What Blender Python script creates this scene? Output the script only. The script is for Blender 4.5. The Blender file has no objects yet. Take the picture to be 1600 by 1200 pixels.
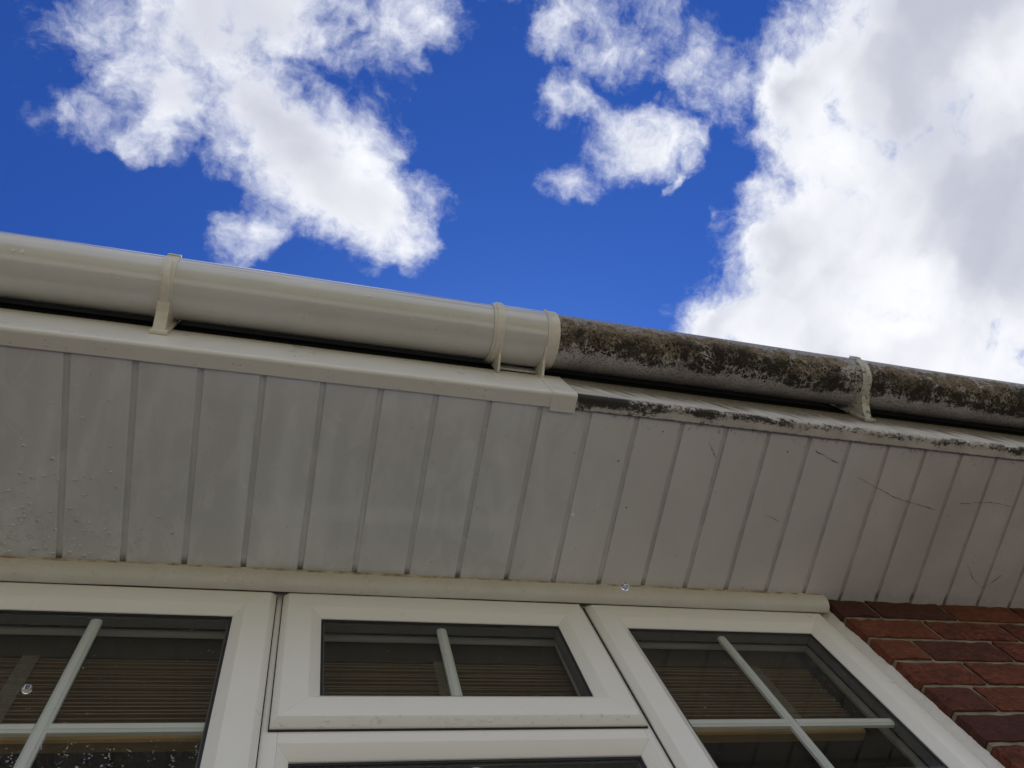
import bpy, bmesh, math, random
from mathutils import Vector, Matrix

random.seed(7)
scene = bpy.context.scene
COL = scene.collection
Z0 = 2.7                       # height of the soffit above the ground (m)

# ------------------------------------------------------------------ camera
cd = bpy.data.cameras.new('camera')
cam = bpy.data.objects.new('camera', cd)
COL.objects.link(cam)
cam.location = (0.0, -0.7273, Z0 - 1.2845)
cam.rotation_euler = (2.77695249, 0.0, -0.849742349)
_R = Matrix.Rotation(-0.849742349, 4, 'Z') @ Matrix.Rotation(2.77695249, 4, 'X') @ Matrix.Rotation(-0.695860417, 4, 'Z')
cam.matrix_world = Matrix.Translation(cam.location) @ _R
cd.sensor_width = 36.0
cd.lens = 36.0 * 1160.4 / 1600.0
cd.clip_start = 0.02
cd.clip_end = 2000.0
scene.camera = cam

# ------------------------------------------------------------------ view
vs = scene.view_settings
scene.display_settings.display_device = 'sRGB'
vs.view_transform = 'Standard'
vs.look = 'None'
vs.gamma = 1.0
vs.use_curve_mapping = False
vs.exposure = 1.0
scene.render.engine = 'CYCLES'
scene.cycles.use_denoising = True

SUN_EL, SUN_AZ = math.radians(56), math.radians(30)    # azimuth from +Y (behind the house) towards +X


# ------------------------------------------------------------------ node helpers
class NT:
    def __init__(self, tree):
        self.t = tree
        self.t.nodes.clear()

    def n(self, typ, ins=None, **props):
        nd = self.t.nodes.new(typ)
        for k, v in props.items():
            setattr(nd, k, v)
        for k, v in (ins or {}).items():
            s = nd.inputs[k]
            if isinstance(v, bpy.types.NodeSocket):
                self.t.links.new(v, s)
            else:
                s.default_value = v
        return nd

    def math(self, op, a, b=None, c=None, clamp=False):
        ins = {0: a}
        if b is not None:
            ins[1] = b
        if c is not None:
            ins[2] = c
        return self.n('ShaderNodeMath', ins, operation=op, use_clamp=clamp).outputs[0]

    def vmath(self, op, a, b=None, out=0):
        ins = {0: a}
        if b is not None:
            ins[1] = b
        return self.n('ShaderNodeVectorMath', ins, operation=op).outputs[out]

    def scale(self, a, s):
        nd = self.n('ShaderNodeVectorMath', {0: a}, operation='SCALE')
        if isinstance(s, bpy.types.NodeSocket):
            self.t.links.new(s, nd.inputs['Scale'])
        else:
            nd.inputs['Scale'].default_value = s
        return nd.outputs[0]

    def ss(self, v, lo, hi, a=0.0, b=1.0):
        return self.n('ShaderNodeMapRange', {'Value': v, 'From Min': lo, 'From Max': hi, 'To Min': a, 'To Max': b},
                      interpolation_type='SMOOTHSTEP').outputs[0]

    def lin(self, v, lo, hi, a=0.0, b=1.0):
        return self.n('ShaderNodeMapRange', {'Value': v, 'From Min': lo, 'From Max': hi, 'To Min': a, 'To Max': b}).outputs[0]

    def noise(self, vec, scale, detail=4, rough=0.55, dist=0.0, out='Fac'):
        return self.n('ShaderNodeTexNoise', {'Vector': vec, 'Scale': scale, 'Detail': detail, 'Roughness': rough,
                                             'Distortion': dist}).outputs[out]

    def mix(self, f, a, b, blend='MIX'):
        nd = self.n('ShaderNodeMix', data_type='RGBA', blend_type=blend)
        for i, v in ((0, f), (6, a), (7, b)):
            s = nd.inputs[i]
            if isinstance(v, bpy.types.NodeSocket):
                self.t.links.new(v, s)
            elif i == 0:
                s.default_value = v
            else:
                s.default_value = tuple(v) + (1.0,) if len(v) == 3 else v
        return nd.outputs[2]

    def stretch(self, vec, sx, sy, sz):
        return self.vmath('MULTIPLY', vec, (sx, sy, sz))

    def xyz(self, vec):
        o = self.n('ShaderNodeSeparateXYZ', {0: vec}).outputs
        return o[0], o[1], o[2]


# ------------------------------------------------------------------ sky
# cumulus in a plane above the camera: each row maps sky position (x/z, y/z, 1) to a unit disc, last number = thickness
CLOUDS = [(6.287, -0.559, 0.7, 3.022, 13.051, 2.305, 1.25),
    (9.414, 5.61, 2.114, -7.704, 13.649, -0.796, 1.1),
    (5.771, 3.876, 0.426, -6.291, 9.692, -0.197, 1.35),
    (8.708, 3.53, -0.453, -5.388, 14.248, -0.617, 1.3),
    (16.955, 20.919, -3.294, -24.473, 19.441, 0.475, 1.0),
    (25.569, 8.381, 1.53, -5.116, 16.963, -1.932, 0.85),
    (20.193, 3.007, 5.38, -1.105, 45.979, -0.274, 0.38),
    (16.839, -2.519, -1.691, 4.739, 20.857, 3.307, 0.85),
    (21.425, -2.803, -0.749, 4.789, 22.279, 2.387, 0.5),
    (16.63, -13.881, -1.726, 19.475, 23.935, -2.813, 0.65),
    (18.246, 8.002, 3.571, -10.664, 27.162, -2.212, 0.8),
    (27.989, 6.155, -1.221, -3.014, 21.188, 1.575, 0.55),
    (25.235, -5.335, -7.977, 5.576, 26.883, 2.033, 0.7),
    (18.393, 3.144, -5.626, -3.308, 29.145, 4.715, 0.9),
    (12.519, 1.996, -4.601, -2.276, 19.276, 2.85, 1.05),
    (25.174, -6.567, -12.297, 5.573, 28.864, 0.453, 0.7),
    (12.989, -2.98, -4.923, 3.593, 15.935, 2.411, 0.4),
    (12.193, 10.667, -3.521, -11.079, 18.036, 9.262, 0.42),
    (29.979, 11.661, -5.246, -6.888, 27.05, 7.673, 0.45),
    (32.1, 2.322, -10.328, -1.94, 35.094, 2.346, 0.45),
    (84.318, 12.115, -38.111, -4.278, 33.94, 4.196, 0.6),
    (12.056, -2.97, -5.28, 7.446, 32.038, 5.773, 0.45),
    (4.15, -1.595, -3.816, 1.395, 6.335, 0.819, 1.76),
    (12.466, -4.043, -8.852, 2.414, 11.518, 0.975, 1.49),
    (6.436, 0.602, -4.636, -1.188, 12.502, 2.726, 1.62),
    (22.112, -6.675, -13.967, 4.891, 27.198, -1.079, 1.0),
    (6.155, -2.068, -4.619, 1.379, 8.499, -0.962, 1.76),
    (3.13, -1.272, -3.119, 0.743, 4.472, -0.432, 2.03),
    (6.819, -4.284, -4.025, 6.073, 14.865, -5.631, 1.62),
    (3.058, -0.612, -2.724, 0.095, 7.987, -1.058, 2.03),
    (4.312, -1.953, -4.995, 0.826, 4.047, 0.251, 1.89),
    (21.927, -6.045, -11.848, 5.542, 39.03, -7.732, 0.9),
    (27.327, -20.127, -14.641, 23.686, 44.75, -15.468, 0.25),
    (7.882, -2.518, -5.462, 2.464, 16.629, -2.865, 1.49),
    (11.808, -3.966, -8.861, 4.579, 20.0, 3.316, 1.0),
    (4.047, -0.529, -0.141, 5.888, 23.946, 5.667, 0.6)]

world = bpy.data.worlds.new('World')
scene.world = world
world.use_nodes = True
w = NT(world.node_tree)
SKY_STRENGTH = 0.1
sky = w.n('ShaderNodeTexSky', sky_type='NISHITA', sun_disc=False, sun_elevation=SUN_EL, sun_rotation=SUN_AZ,
          altitude=50.0, air_density=1.0, dust_density=0.6, ozone_density=2.0)
blue = w.mix(1.0, sky.outputs[0], (0.114, 0.27, 0.665), 'MULTIPLY')
gen = w.n('ShaderNodeTexCoord').outputs['Generated']
dx, dy, dz = w.xyz(gen)
zc = w.math('MAXIMUM', dz, 0.03)
px, py = w.math('DIVIDE', dx, zc), w.math('DIVIDE', dy, zc)
P = w.n('ShaderNodeCombineXYZ', {0: px, 1: py, 2: 1.0}).outputs[0]
warp1 = w.vmath('SUBTRACT', w.noise(P, 5.0, 3, 0.55, out='Color'), (0.5, 0.5, 0.5))
warp2 = w.vmath('SUBTRACT', w.noise(P, 22.0, 4, 0.6, out='Color'), (0.5, 0.5, 0.5))
off = w.vmath('ADD', w.scale(warp1, 0.13), w.scale(warp2, 0.050))
off = w.vmath('MULTIPLY', off, (1.0, 1.0, 0.0))
Pw = w.vmath('ADD', P, off)
dens = None
for (a0, a1, a2, b0, b1, b2, wt) in CLOUDS:
    u = w.vmath('DOT_PRODUCT', Pw, (a0, a1, a2), out='Value')
    v = w.vmath('DOT_PRODUCT', Pw, (b0, b1, b2), out='Value')
    r2 = w.math('MULTIPLY_ADD', u, u, w.math('MULTIPLY', v, v))
    val = w.math('MULTIPLY_ADD', r2, -0.62 * wt, wt)
    dens = val if dens is None else w.math('SMOOTH_MAX', dens, val, 0.18)
dens = w.math('MAXIMUM', dens, -0.6)
# the rest of the sky: the same broken cumulus
q = w.vmath('MULTIPLY', w.vmath('SUBTRACT', P, (0.40, -0.14, 1.0)), (1.0 / 0.95, 1.0 / 0.42, 0.0))
outside = w.ss(w.vmath('LENGTH', q, out='Value'), 1.0, 1.35)
cover = w.lin(w.noise(w.vmath('ADD', Pw, (3.1, 7.7, 0.0)), 1.6, 3, 0.5), 0.34, 0.60, -0.4, 1.5)
# towards the horizon the gaps between the clouds close up
cover = w.math('ADD', cover, w.math('MULTIPLY', w.math('SUBTRACT', 1.0, w.ss(dz, 0.15, 0.75)), 0.8))
cover = w.math('MINIMUM', cover, 1.05)
dens = w.n('ShaderNodeMix', {0: outside, 2: dens, 3: cover}, data_type='FLOAT').outputs[0]
Pm = w.vmath('ADD', P, w.scale(off, 0.55))
fb = w.noise(Pm, 8.5, 12, 0.62)
fb2 = w.noise(Pm, 38.0, 8, 0.64)
fb0 = w.noise(P, 4.3, 3, 0.5)
fb = w.math('ADD', fb, w.math('MULTIPLY', w.math('SUBTRACT', fb0, 0.5), 0.35))
d2 = w.math('ADD', dens, w.math('ADD', w.math('MULTIPLY', w.math('SUBTRACT', fb, 0.5), 2.5),
                                w.math('MULTIPLY', w.math('SUBTRACT', fb2, 0.5), 1.1)))
alpha = w.ss(d2, 0.02, 1.15)
alpha = w.math('POWER', alpha, 1.0)
# brightness inside the cloud: thin rims and tops white, thick bellies blue grey
belly = w.ss(dens, 0.70, 1.40)
sh = w.noise(Pw, 4.2, 4, 0.42)
sh2 = w.noise(P, 2.0, 2, 0.4)
grey = w.math('MULTIPLY', belly, w.ss(w.math('ADD', w.math('MULTIPLY', sh, 0.6), w.math('MULTIPLY', sh2, 0.4)), 0.36, 0.58))
soft = w.math('MULTIPLY', w.math('SUBTRACT', 1.0, w.ss(d2, 0.5, 1.5)), 0.7)
cloudcol = w.mix(grey, (0.495, 0.50, 0.52), (0.275, 0.285, 0.335))
cloudcol = w.mix(soft, cloudcol, (0.335, 0.36, 0.43))
cloudcol = w.scale(cloudcol, 1.0 / SKY_STRENGTH)
lowfade = w.ss(dz, 0.0, 0.04)
col = w.mix(w.math('MULTIPLY', alpha, lowfade), blue, cloudcol)
bg = w.n('ShaderNodeBackground', {'Color': col, 'Strength': SKY_STRENGTH})
out = w.n('ShaderNodeOutputWorld', {'Surface': bg.outputs[0]})

# ------------------------------------------------------------------ sun (behind the house)
sl = bpy.data.lights.new('sun', 'SUN')
sl.energy = 3.7
sl.angle = math.radians(0.5)
sl.color = (1.0, 0.965, 0.91)
sun = bpy.data.objects.new('sun', sl)
COL.objects.link(sun)
sd = Vector((math.cos(SUN_EL) * math.sin(SUN_AZ), math.cos(SUN_EL) * math.cos(SUN_AZ), math.sin(SUN_EL)))
sun.rotation_euler = sd.to_track_quat('Z', 'Y').to_euler()
sun.location = (0, 0, 12)


# ------------------------------------------------------------------ materials
def material(name):
    m = bpy.data.materials.new(name)
    m.use_nodes = True
    k = NT(m.node_tree)
    b = k.n('ShaderNodeBsdfPrincipled')
    o = k.n('ShaderNodeOutputMaterial', {'Surface': b.outputs[0]})
    return m, k, b, o


def setin(k, b, key, v):
    if isinstance(v, bpy.types.NodeSocket):
        k.t.links.new(v, b.inputs[key])
    else:
        b.inputs[key].default_value = tuple(v) + (1.0,) if isinstance(v, tuple) and len(v) == 3 else v


def bump(k, b, h, strength, dist=0.002):
    nd = k.n('ShaderNodeBump', {'Height': h, 'Strength': strength, 'Distance': dist})
    k.t.links.new(nd.outputs[0], b.inputs['Normal'])


def wpos(k):
    p = k.n('ShaderNodeNewGeometry').outputs['Position']
    return k.vmath('SUBTRACT', p, (0.0, 0.0, Z0))


def pvc(name, c1, c2, rough, dirt=(0.30, 0.25, 0.17), dirt_amt=0.10, scale=6.0, rvar=0.1, speck=0.0, coat=0.0, wavy=0.10):
    m, k, b, o = material(name)
    p = wpos(k)
    f = k.ss(k.noise(p, scale, 5, 0.6), 0.35, 0.65)
    col = k.mix(f, c1, c2)
    d = k.ss(k.noise(p, scale * 4.0, 8, 0.72), 0.50, 0.85)
    col = k.mix(k.math('MULTIPLY', d, dirt_amt), col, dirt)
    if speck:
        s = k.ss(k.noise(p, 120.0, 3, 0.6), 0.70, 0.75)
        s = k.math('MULTIPLY', s, k.ss(k.noise(p, 9.0, 3, 0.6), 0.5, 0.65))
        col = k.mix(k.math('MULTIPLY', s, speck), col, (0.10, 0.085, 0.06))
    setin(k, b, 'Base Color', col)
    setin(k, b, 'Roughness', k.lin(k.noise(p, scale * 2.3, 4, 0.6), 0.3, 0.7, rough - rvar, rough + rvar))
    if wavy:
        bump(k, b, k.noise(p, 7.0, 2, 0.4), wavy, 0.004)
    if coat:
        b.inputs['Coat Weight'].default_value = coat
        b.inputs['Coat Roughness'].default_value = 0.07
        b.inputs['Coat IOR'].default_value = 1.5
    return m


M = {}
M['gutter'] = pvc('white_pvc_gutter', (0.645, 0.635, 0.59), (0.60, 0.59, 0.54), 0.22, dirt_amt=0.14, scale=5.0, rvar=0.06, speck=0.5, coat=0.75)
M['bracket'] = pvc('weathered_pvc_bracket', (0.72, 0.69, 0.59), (0.65, 0.61, 0.49), 0.36, dirt_amt=0.35, scale=16.0, speck=0.5)
M['fascia'] = pvc('white_pvc_fascia', (0.75, 0.73, 0.665), (0.73, 0.705, 0.635), 0.34, dirt_amt=0.08, scale=6.0, speck=0.4)
M['window'] = pvc('white_pvc_window', (0.86, 0.84, 0.775), (0.85, 0.83, 0.76), 0.30, dirt_amt=0.0, scale=9.0, rvar=0.03, speck=0.25, wavy=0.0)
M['trim'] = pvc('white_pvc_trim', (0.65, 0.63, 0.565), (0.62, 0.595, 0.525), 0.38, dirt_amt=0.20, scale=9.0, speck=0.4)
M['bar'] = pvc('white_glazing_bar', (0.80, 0.80, 0.74), (0.77, 0.78, 0.72), 0.35, dirt_amt=0.0, scale=9.0, wavy=0.0)


def soffit_mat():
    m, k, b, o = material('white_pvc_soffit')
    p = wpos(k)
    x, y, z = k.xyz(p)
    rnd = k.n('ShaderNodeObjectInfo').outputs['Random']
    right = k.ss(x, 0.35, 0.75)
    # dried tide marks of the wash on the clean half, dull plastic with pinkish bounce light in its colour on the other
    st = k.stretch(p, 1.0, 0.55, 1.0)
    n1 = k.noise(st, 15.0, 5, 0.62, 1.0)
    tide = k.ss(n1, 0.47, 0.55)
    n2 = k.noise(k.stretch(p, 1.0, 0.25, 1.0), 30.0, 4, 0.6, 0.6)
    base = k.mix(rnd, (0.65, 0.652, 0.635), (0.69, 0.692, 0.675))
    wash = k.mix(tide, (0.955, 0.955, 0.95), (1.03, 1.03, 1.03))
    wash = k.mix(k.math('MULTIPLY', k.ss(n2, 0.42, 0.62), 0.5), wash, (0.93, 0.93, 0.92))
    clean = k.mix(1.0, base, wash, 'MULTIPLY')
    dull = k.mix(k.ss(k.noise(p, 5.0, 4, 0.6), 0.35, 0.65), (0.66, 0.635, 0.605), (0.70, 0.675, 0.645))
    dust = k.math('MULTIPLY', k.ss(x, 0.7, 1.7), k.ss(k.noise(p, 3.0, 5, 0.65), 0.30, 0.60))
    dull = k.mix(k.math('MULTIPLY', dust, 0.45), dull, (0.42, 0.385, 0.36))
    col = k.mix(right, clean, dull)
    # fly specks and mould dots, thicker on the uncleaned side
    vo = k.n('ShaderNodeTexVoronoi', {'Vector': p, 'Scale': 75.0, 'Randomness': 1.0}, feature='F1')
    cellr = k.xyz(vo.outputs['Color'])[0]
    dot = k.math('LESS_THAN', vo.outputs['Distance'], k.lin(cellr, 0.9, 1.0, 0.0, 0.16))
    many = k.ss(k.noise(p, 4.0, 3, 0.6), 0.42, 0.62)
    dot = k.math('MULTIPLY', dot, k.math('MULTIPLY', many, k.lin(right, 0.0, 1.0, 0.30, 0.95)))
    col = k.mix(dot, col, (0.045, 0.04, 0.035))
    # darker groove floors with a dark line in each crevice; silt along the ends
    groove = k.ss(z, 0.0012, 0.0032)
    gn = k.ss(k.noise(k.stretch(p, 1.0, 0.3, 1.0), 70.0, 5, 0.65), 0.36, 0.62)
    ox = k.xyz(k.n('ShaderNodeTexCoord').outputs['Object'])[0]
    crev = k.math('MULTIPLY', k.ss(ox, 0.0026, 0.0040), k.math('SUBTRACT', 1.0, k.ss(ox, 0.0044, 0.0056)))
    gd = k.math('MULTIPLY', groove, k.math('MULTIPLY', k.lin(gn, 0, 1, 0.05, 0.13), k.lin(right, 0, 1, 0.9, 2.2)))
    gd = k.math('MAXIMUM', gd, k.math('MULTIPLY', crev, k.math('MULTIPLY', k.lin(gn, 0, 1, 0.16, 0.30), k.lin(right, 0, 1, 1.0, 1.7))))
    col = k.mix(gd, col, (0.20, 0.18, 0.145))
    endd = k.ss(y, -0.022, -0.003)
    en = k.math('MULTIPLY', endd, k.math('MULTIPLY_ADD', groove, 0.55, 0.10))
    col = k.mix(k.math('MULTIPLY', en, k.ss(k.noise(p, 55.0, 4, 0.6), 0.3, 0.55)), col, (0.035, 0.03, 0.02))
    # grimy smears next to the fascia on the old half
    fe = k.math('MULTIPLY', k.ss(y, -0.33, -0.366), right)
    fe = k.math('MULTIPLY', fe, k.ss(k.noise(k.stretch(p, 1.0, 0.6, 1.0), 90.0, 6, 0.7), 0.55, 0.68))
    col = k.mix(k.math('MULTIPLY', fe, 0.8), col, (0.05, 0.045, 0.035))
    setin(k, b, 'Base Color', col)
    r = k.lin(tide, 0.0, 1.0, 0.30, 0.46)
    setin(k, b, 'Roughness', k.math('ADD', r, k.lin(right, 0.0, 1.0, 0.0, 0.14)))
    bump(k, b, k.noise(k.stretch(p, 1.0, 0.4, 1.0), 22.0, 3, 0.5), 0.10, 0.002)
    setin(k, b, 'Coat Weight', k.lin(right, 0.0, 1.0, 1.0, 0.2))
    b.inputs['Coat Roughness'].default_value = 0.10
    return m


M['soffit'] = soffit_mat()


def grime_gutter():
    m, k, b, o = material('algae_stained_gutter')
    p = wpos(k)
    x, y, z = k.xyz(p)
    ay = k.math('MULTIPLY_ADD', y, -1.0, -0.464)
    az = k.math('MULTIPLY_ADD', z, -1.0, 0.164)
    ang = k.math('ARCTAN2', ay, az)             # 0 at the belly of the gutter, + towards its front lip
    wob = k.noise(p, 11.0, 5, 0.62)
    aw = k.math('MULTIPLY_ADD', k.math('SUBTRACT', wob, 0.5), 0.9, ang)
    n1 = k.noise(p, 58.0, 11, 0.76, 0.3)
    n2 = k.noise(p, 27.0, 8, 0.68, 0.7)
    n3 = k.noise(p, 230.0, 5, 0.7)
    base = k.mix(k.ss(k.noise(p, 14.0, 6, 0.6), 0.35, 0.65), (0.53, 0.50, 0.46), (0.40, 0.37, 0.335))
    base = k.mix(k.math('MULTIPLY', k.ss(n3, 0.44, 0.64), 0.75), base, (0.20, 0.18, 0.165))
    lip = k.ss(ang, 0.75, 1.15)
    base = k.mix(k.math('MULTIPLY', lip, k.ss(n3, 0.35, 0.58)), base, (0.17, 0.155, 0.14))
    # lichen film
    clear = k.math('SUBTRACT', 1.0, k.ss(k.math('ABSOLUTE', k.math('SUBTRACT', x, 1.200)), 0.012, 0.06))
    nb = k.noise(k.stretch(p, 0.7, 1.4, 1.4), 9.0, 4, 0.6)
    tb = k.math('MULTIPLY', k.ss(aw, -0.15, 0.30), k.math('SUBTRACT', 1.0, k.ss(aw, 1.05, 1.50)))
    tan_ = k.ss(k.math('ADD', k.math('SUBTRACT', k.math('MULTIPLY', tb, 0.74), k.math('MULTIPLY', clear, 0.3)), k.math('MULTIPLY', k.math('SUBTRACT', n2, 0.5), 2.9)), 0.34, 0.68)
    tcol = k.mix(k.ss(n1, 0.40, 0.60), (0.095, 0.075, 0.050), (0.30, 0.24, 0.165))
    col = k.mix(k.math('MULTIPLY', tan_, 0.9), base, tcol)
    # black algae
    bb = k.math('MULTIPLY', k.ss(aw, -0.48, -0.04), k.math('SUBTRACT', 1.0, k.ss(aw, 0.55, 1.35)))
    drv = k.math('ADD', k.math('MULTIPLY', k.math('SUBTRACT', n1, 0.5), 2.2), k.math('MULTIPLY', k.math('SUBTRACT', nb, 0.5), 1.6))
    drv = k.math('ADD', drv, k.math('MULTIPLY', k.math('SUBTRACT', n3, 0.5), 1.1))
    drv = k.math('SUBTRACT', drv, k.math('MULTIPLY', clear, 0.25))
    wv = k.vmath('ADD', p, k.scale(k.vmath('SUBTRACT', k.noise(p, 60.0, 5, 0.65, out='Color'), (0.5, 0.5, 0.5)), 0.022))
    vor = k.n('ShaderNodeTexVoronoi', {'Vector': wv, 'Scale': 95.0, 'Randomness': 1.0}, feature='DISTANCE_TO_EDGE').outputs['Distance']
    vein = k.math('SUBTRACT', 1.0, k.ss(vor, 0.02, 0.16))
    vein = k.math('MULTIPLY', vein, k.ss(k.noise(p, 24.0, 4, 0.6), 0.42, 0.62))
    drv = k.math('SUBTRACT', drv, k.math('MULTIPLY', vein, 0.55))
    bk = k.ss(k.math('ADD', k.math('MULTIPLY', bb, 0.76), drv), 0.26, 0.78)
    bcol = k.mix(k.ss(n3, 0.4, 0.6), (0.010, 0.009, 0.007), (0.034, 0.029, 0.022))
    col = k.mix(k.math('MULTIPLY', bk, 0.94), col, bcol)
    fl = k.math('MULTIPLY', k.ss(n3, 0.54, 0.68), k.math('MULTIPLY', k.ss(aw, -0.95, -0.35), k.math('SUBTRACT', 1.0, k.ss(aw, 0.9, 1.3))))
    col = k.mix(k.math('MULTIPLY', fl, 0.75), col, (0.03, 0.027, 0.022))
    setin(k, b, 'Base Color', col)
    setin(k, b, 'Roughness', k.lin(k.math('MAXIMUM', bk, tan_), 0.0, 1.0, 0.48, 0.95))
    setin(k, b, 'Specular IOR Level', k.lin(k.math('MAXIMUM', bk, tan_), 0.0, 1.0, 0.45, 0.12))
    h = k.math('ADD', k.math('MULTIPLY', k.math('MAXIMUM', bk, tan_), 0.6), k.math('MULTIPLY', n3, 0.5))
    bump(k, b, h, 0.55, 0.0012)
    return m


M['grime_gutter'] = grime_gutter()


def grime_fascia():
    m, k, b, o = material('algae_stained_fascia')
    p = wpos(k)
    x, y, z = k.xyz(p)
    n1 = k.noise(k.stretch(p, 1.0, 1.3, 1.0), 100.0, 11, 0.80, 0.3)
    n3 = k.noise(p, 230.0, 5, 0.7)
    base = k.mix(k.ss(k.noise(p, 20.0, 6, 0.6), 0.35, 0.65), (0.64, 0.61, 0.56), (0.53, 0.50, 0.455))
    # brown run marks hanging from behind the gutter
    sk = k.vmath('ADD', p, k.n('ShaderNodeCombineXYZ', {0: k.math('MULTIPLY', z, 0.9), 1: 0.0, 2: 0.0}).outputs[0])
    run = k.noise(k.stretch(sk, 1.0, 1.0, 0.22), 46.0, 6, 0.65)
    edge = k.math('ADD', z, k.math('MULTIPLY', k.math('SUBTRACT', run, 0.5), 0.16))
    front = k.ss(edge, 0.022, 0.066)
    fcol = k.mix(k.ss(n1, 0.4, 0.62), (0.075, 0.06, 0.036), (0.19, 0.155, 0.095))
    col = k.mix(k.math('MULTIPLY', front, 0.85), base, fcol)
    # black growth under the lip
    under = k.math('SUBTRACT', 1.0, k.ss(z, 0.000, 0.012))
    clump = k.ss(k.noise(k.stretch(p, 1.0, 2.0, 1.0), 7.0, 4, 0.6), 0.40, 0.62)
    near = k.math('SUBTRACT', 1.0, k.ss(x, 0.58, 0.72))
    amt = k.math('ADD', k.math('MULTIPLY', clump, 0.44), k.math('MULTIPLY', near, 0.20))
    arris = k.math('SUBTRACT', 1.0, k.ss(k.math('ABSOLUTE', k.math('ADD', y, 0.392)), 0.002, 0.016))
    amt = k.math('ADD', amt, k.math('MULTIPLY', arris, 0.46))
    bk = k.ss(k.math('ADD', amt, k.math('MULTIPLY', k.math('SUBTRACT', n1, 0.5), 2.6)), 0.34, 0.74)
    bk = k.math('MULTIPLY', bk, under)
    inner = k.math('MULTIPLY', under, k.ss(k.math('ADD', y, k.math('MULTIPLY', k.math('SUBTRACT', n1, 0.5), 0.012)), -0.3725, -0.3695))
    col = k.mix(k.math('MULTIPLY', bk, 0.93), col, (0.014, 0.013, 0.010))
    col = k.mix(k.math('MULTIPLY', inner, 0.85), col, (0.03, 0.028, 0.024))
    fl = k.math('MULTIPLY', under, k.ss(n3, 0.63, 0.70))
    col = k.mix(k.math('MULTIPLY', fl, 0.6), col, (0.06, 0.055, 0.045))
    setin(k, b, 'Base Color', col)
    setin(k, b, 'Roughness', k.lin(k.math('MAXIMUM', bk, front), 0.0, 1.0, 0.50, 0.92))
    b.inputs['Specular IOR Level'].default_value = 0.25
    bump(k, b, k.math('ADD', bk, k.math('MULTIPLY', n3, 0.4)), 0.5, 0.001)
    return m


M['grime_fascia'] = grime_fascia()


def grime_bracket():
    m, k, b, o = material('algae_stained_bracket')
    p = wpos(k)
    n1 = k.noise(p, 75.0, 7, 0.7, 0.4)
    col = k.mix(k.ss(k.noise(p, 30.0, 5, 0.6), 0.35, 0.65), (0.62, 0.60, 0.53), (0.48, 0.46, 0.38))
    col = k.mix(k.math('MULTIPLY', k.ss(n1, 0.52, 0.62), 0.85), col, (0.07, 0.068, 0.03))
    setin(k, b, 'Base Color', col)
    setin(k, b, 'Roughness', 0.5)
    bump(k, b, n1, 0.3, 0.001)
    return m


M['grime_bracket'] = grime_bracket()


def simple(name, col, rough=0.6, spec=0.5, nscale=None, col2=None, bscale=None, bstr=0.2, bdist=0.002):
    m, k, b, o = material(name)
    p = wpos(k)
    c = col
    if nscale:
        c = k.mix(k.ss(k.noise(p, nscale, 6, 0.65), 0.35, 0.65), col, col2)
    setin(k, b, 'Base Color', c)
    setin(k, b, 'Roughness', rough)
    b.inputs['Specular IOR Level'].default_value = spec
    if bscale:
        bump(k, b, k.noise(p, bscale, 6, 0.65), bstr, bdist)
    return m


M['rubber'] = simple('black_rubber', (0.012, 0.012, 0.012), 0.55)
M['spacer'] = simple('grey_spacer_bar', (0.15, 0.15, 0.15), 0.5)
M['sealant'] = simple('white_sealant', (0.82, 0.80, 0.75), 0.55, 0.4, 40.0, (0.76, 0.73, 0.67), 90.0, 0.4)
M['mortar'] = simple('sand_mortar', (0.31, 0.275, 0.205), 0.95, 0.1, 35.0, (0.20, 0.175, 0.13), 160.0, 0.7, 0.003)
M['old_sealant'] = simple('brown_stained_sealant', (0.66, 0.60, 0.44), 0.6, 0.3, 26.0, (0.30, 0.19, 0.09), 90.0, 0.4)
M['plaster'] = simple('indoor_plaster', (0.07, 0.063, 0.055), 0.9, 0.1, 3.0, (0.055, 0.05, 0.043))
M['paving'] = simple('concrete_paving', (0.37, 0.348, 0.305), 0.9, 0.2, 2.0, (0.31, 0.29, 0.255), 30.0, 0.3)
M['lawn'] = simple('mown_lawn', (0.13, 0.115, 0.05), 0.95, 0.1, 1.5, (0.09, 0.085, 0.035), 40.0, 0.4)
M['roof'] = simple('brown_roof_tile', (0.16, 0.10, 0.075), 0.9, 0.2, 4.0, (0.11, 0.075, 0.06), 40.0, 0.4)
M['tape'] = simple('woven_ladder_tape', (0.27, 0.235, 0.17), 0.9, 0.1, 300.0, (0.18, 0.15, 0.105), 400.0, 0.6)
M['web'] = simple('sooty_cobweb', (0.035, 0.03, 0.027), 0.95, 0.05)
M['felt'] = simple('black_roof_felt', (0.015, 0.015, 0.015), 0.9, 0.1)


def wood(name, c1, c2):
    m, k, b, o = material(name)
    p = wpos(k)
    rnd = k.n('ShaderNodeObjectInfo').outputs['Random']
    sh = k.vmath('ADD', p, k.n('ShaderNodeCombineXYZ', {0: k.math('MULTIPLY', rnd, 9.0), 1: 0.0, 2: 0.0}).outputs[0])
    g = k.noise(k.stretch(sh, 0.05, 1.0, 1.0), 160.0, 5, 0.6)
    col = k.mix(k.ss(g, 0.35, 0.65), c1, c2)
    col = k.mix(k.lin(rnd, 0, 1, 0.0, 0.25), col, (0.10, 0.065, 0.03))
    setin(k, b, 'Base Color', col)
    setin(k, b, 'Roughness', 0.45)
    return m


M['slat'] = wood('brown_wood_slat', (0.29, 0.185, 0.088), (0.23, 0.14, 0.065))
M['rail'] = wood('amber_wood_rail', (0.80, 0.49, 0.17), (0.72, 0.41, 0.13))
M['dark_wood'] = wood('dark_wood_headrail', (0.06, 0.045, 0.03), (0.05, 0.035, 0.025))


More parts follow.
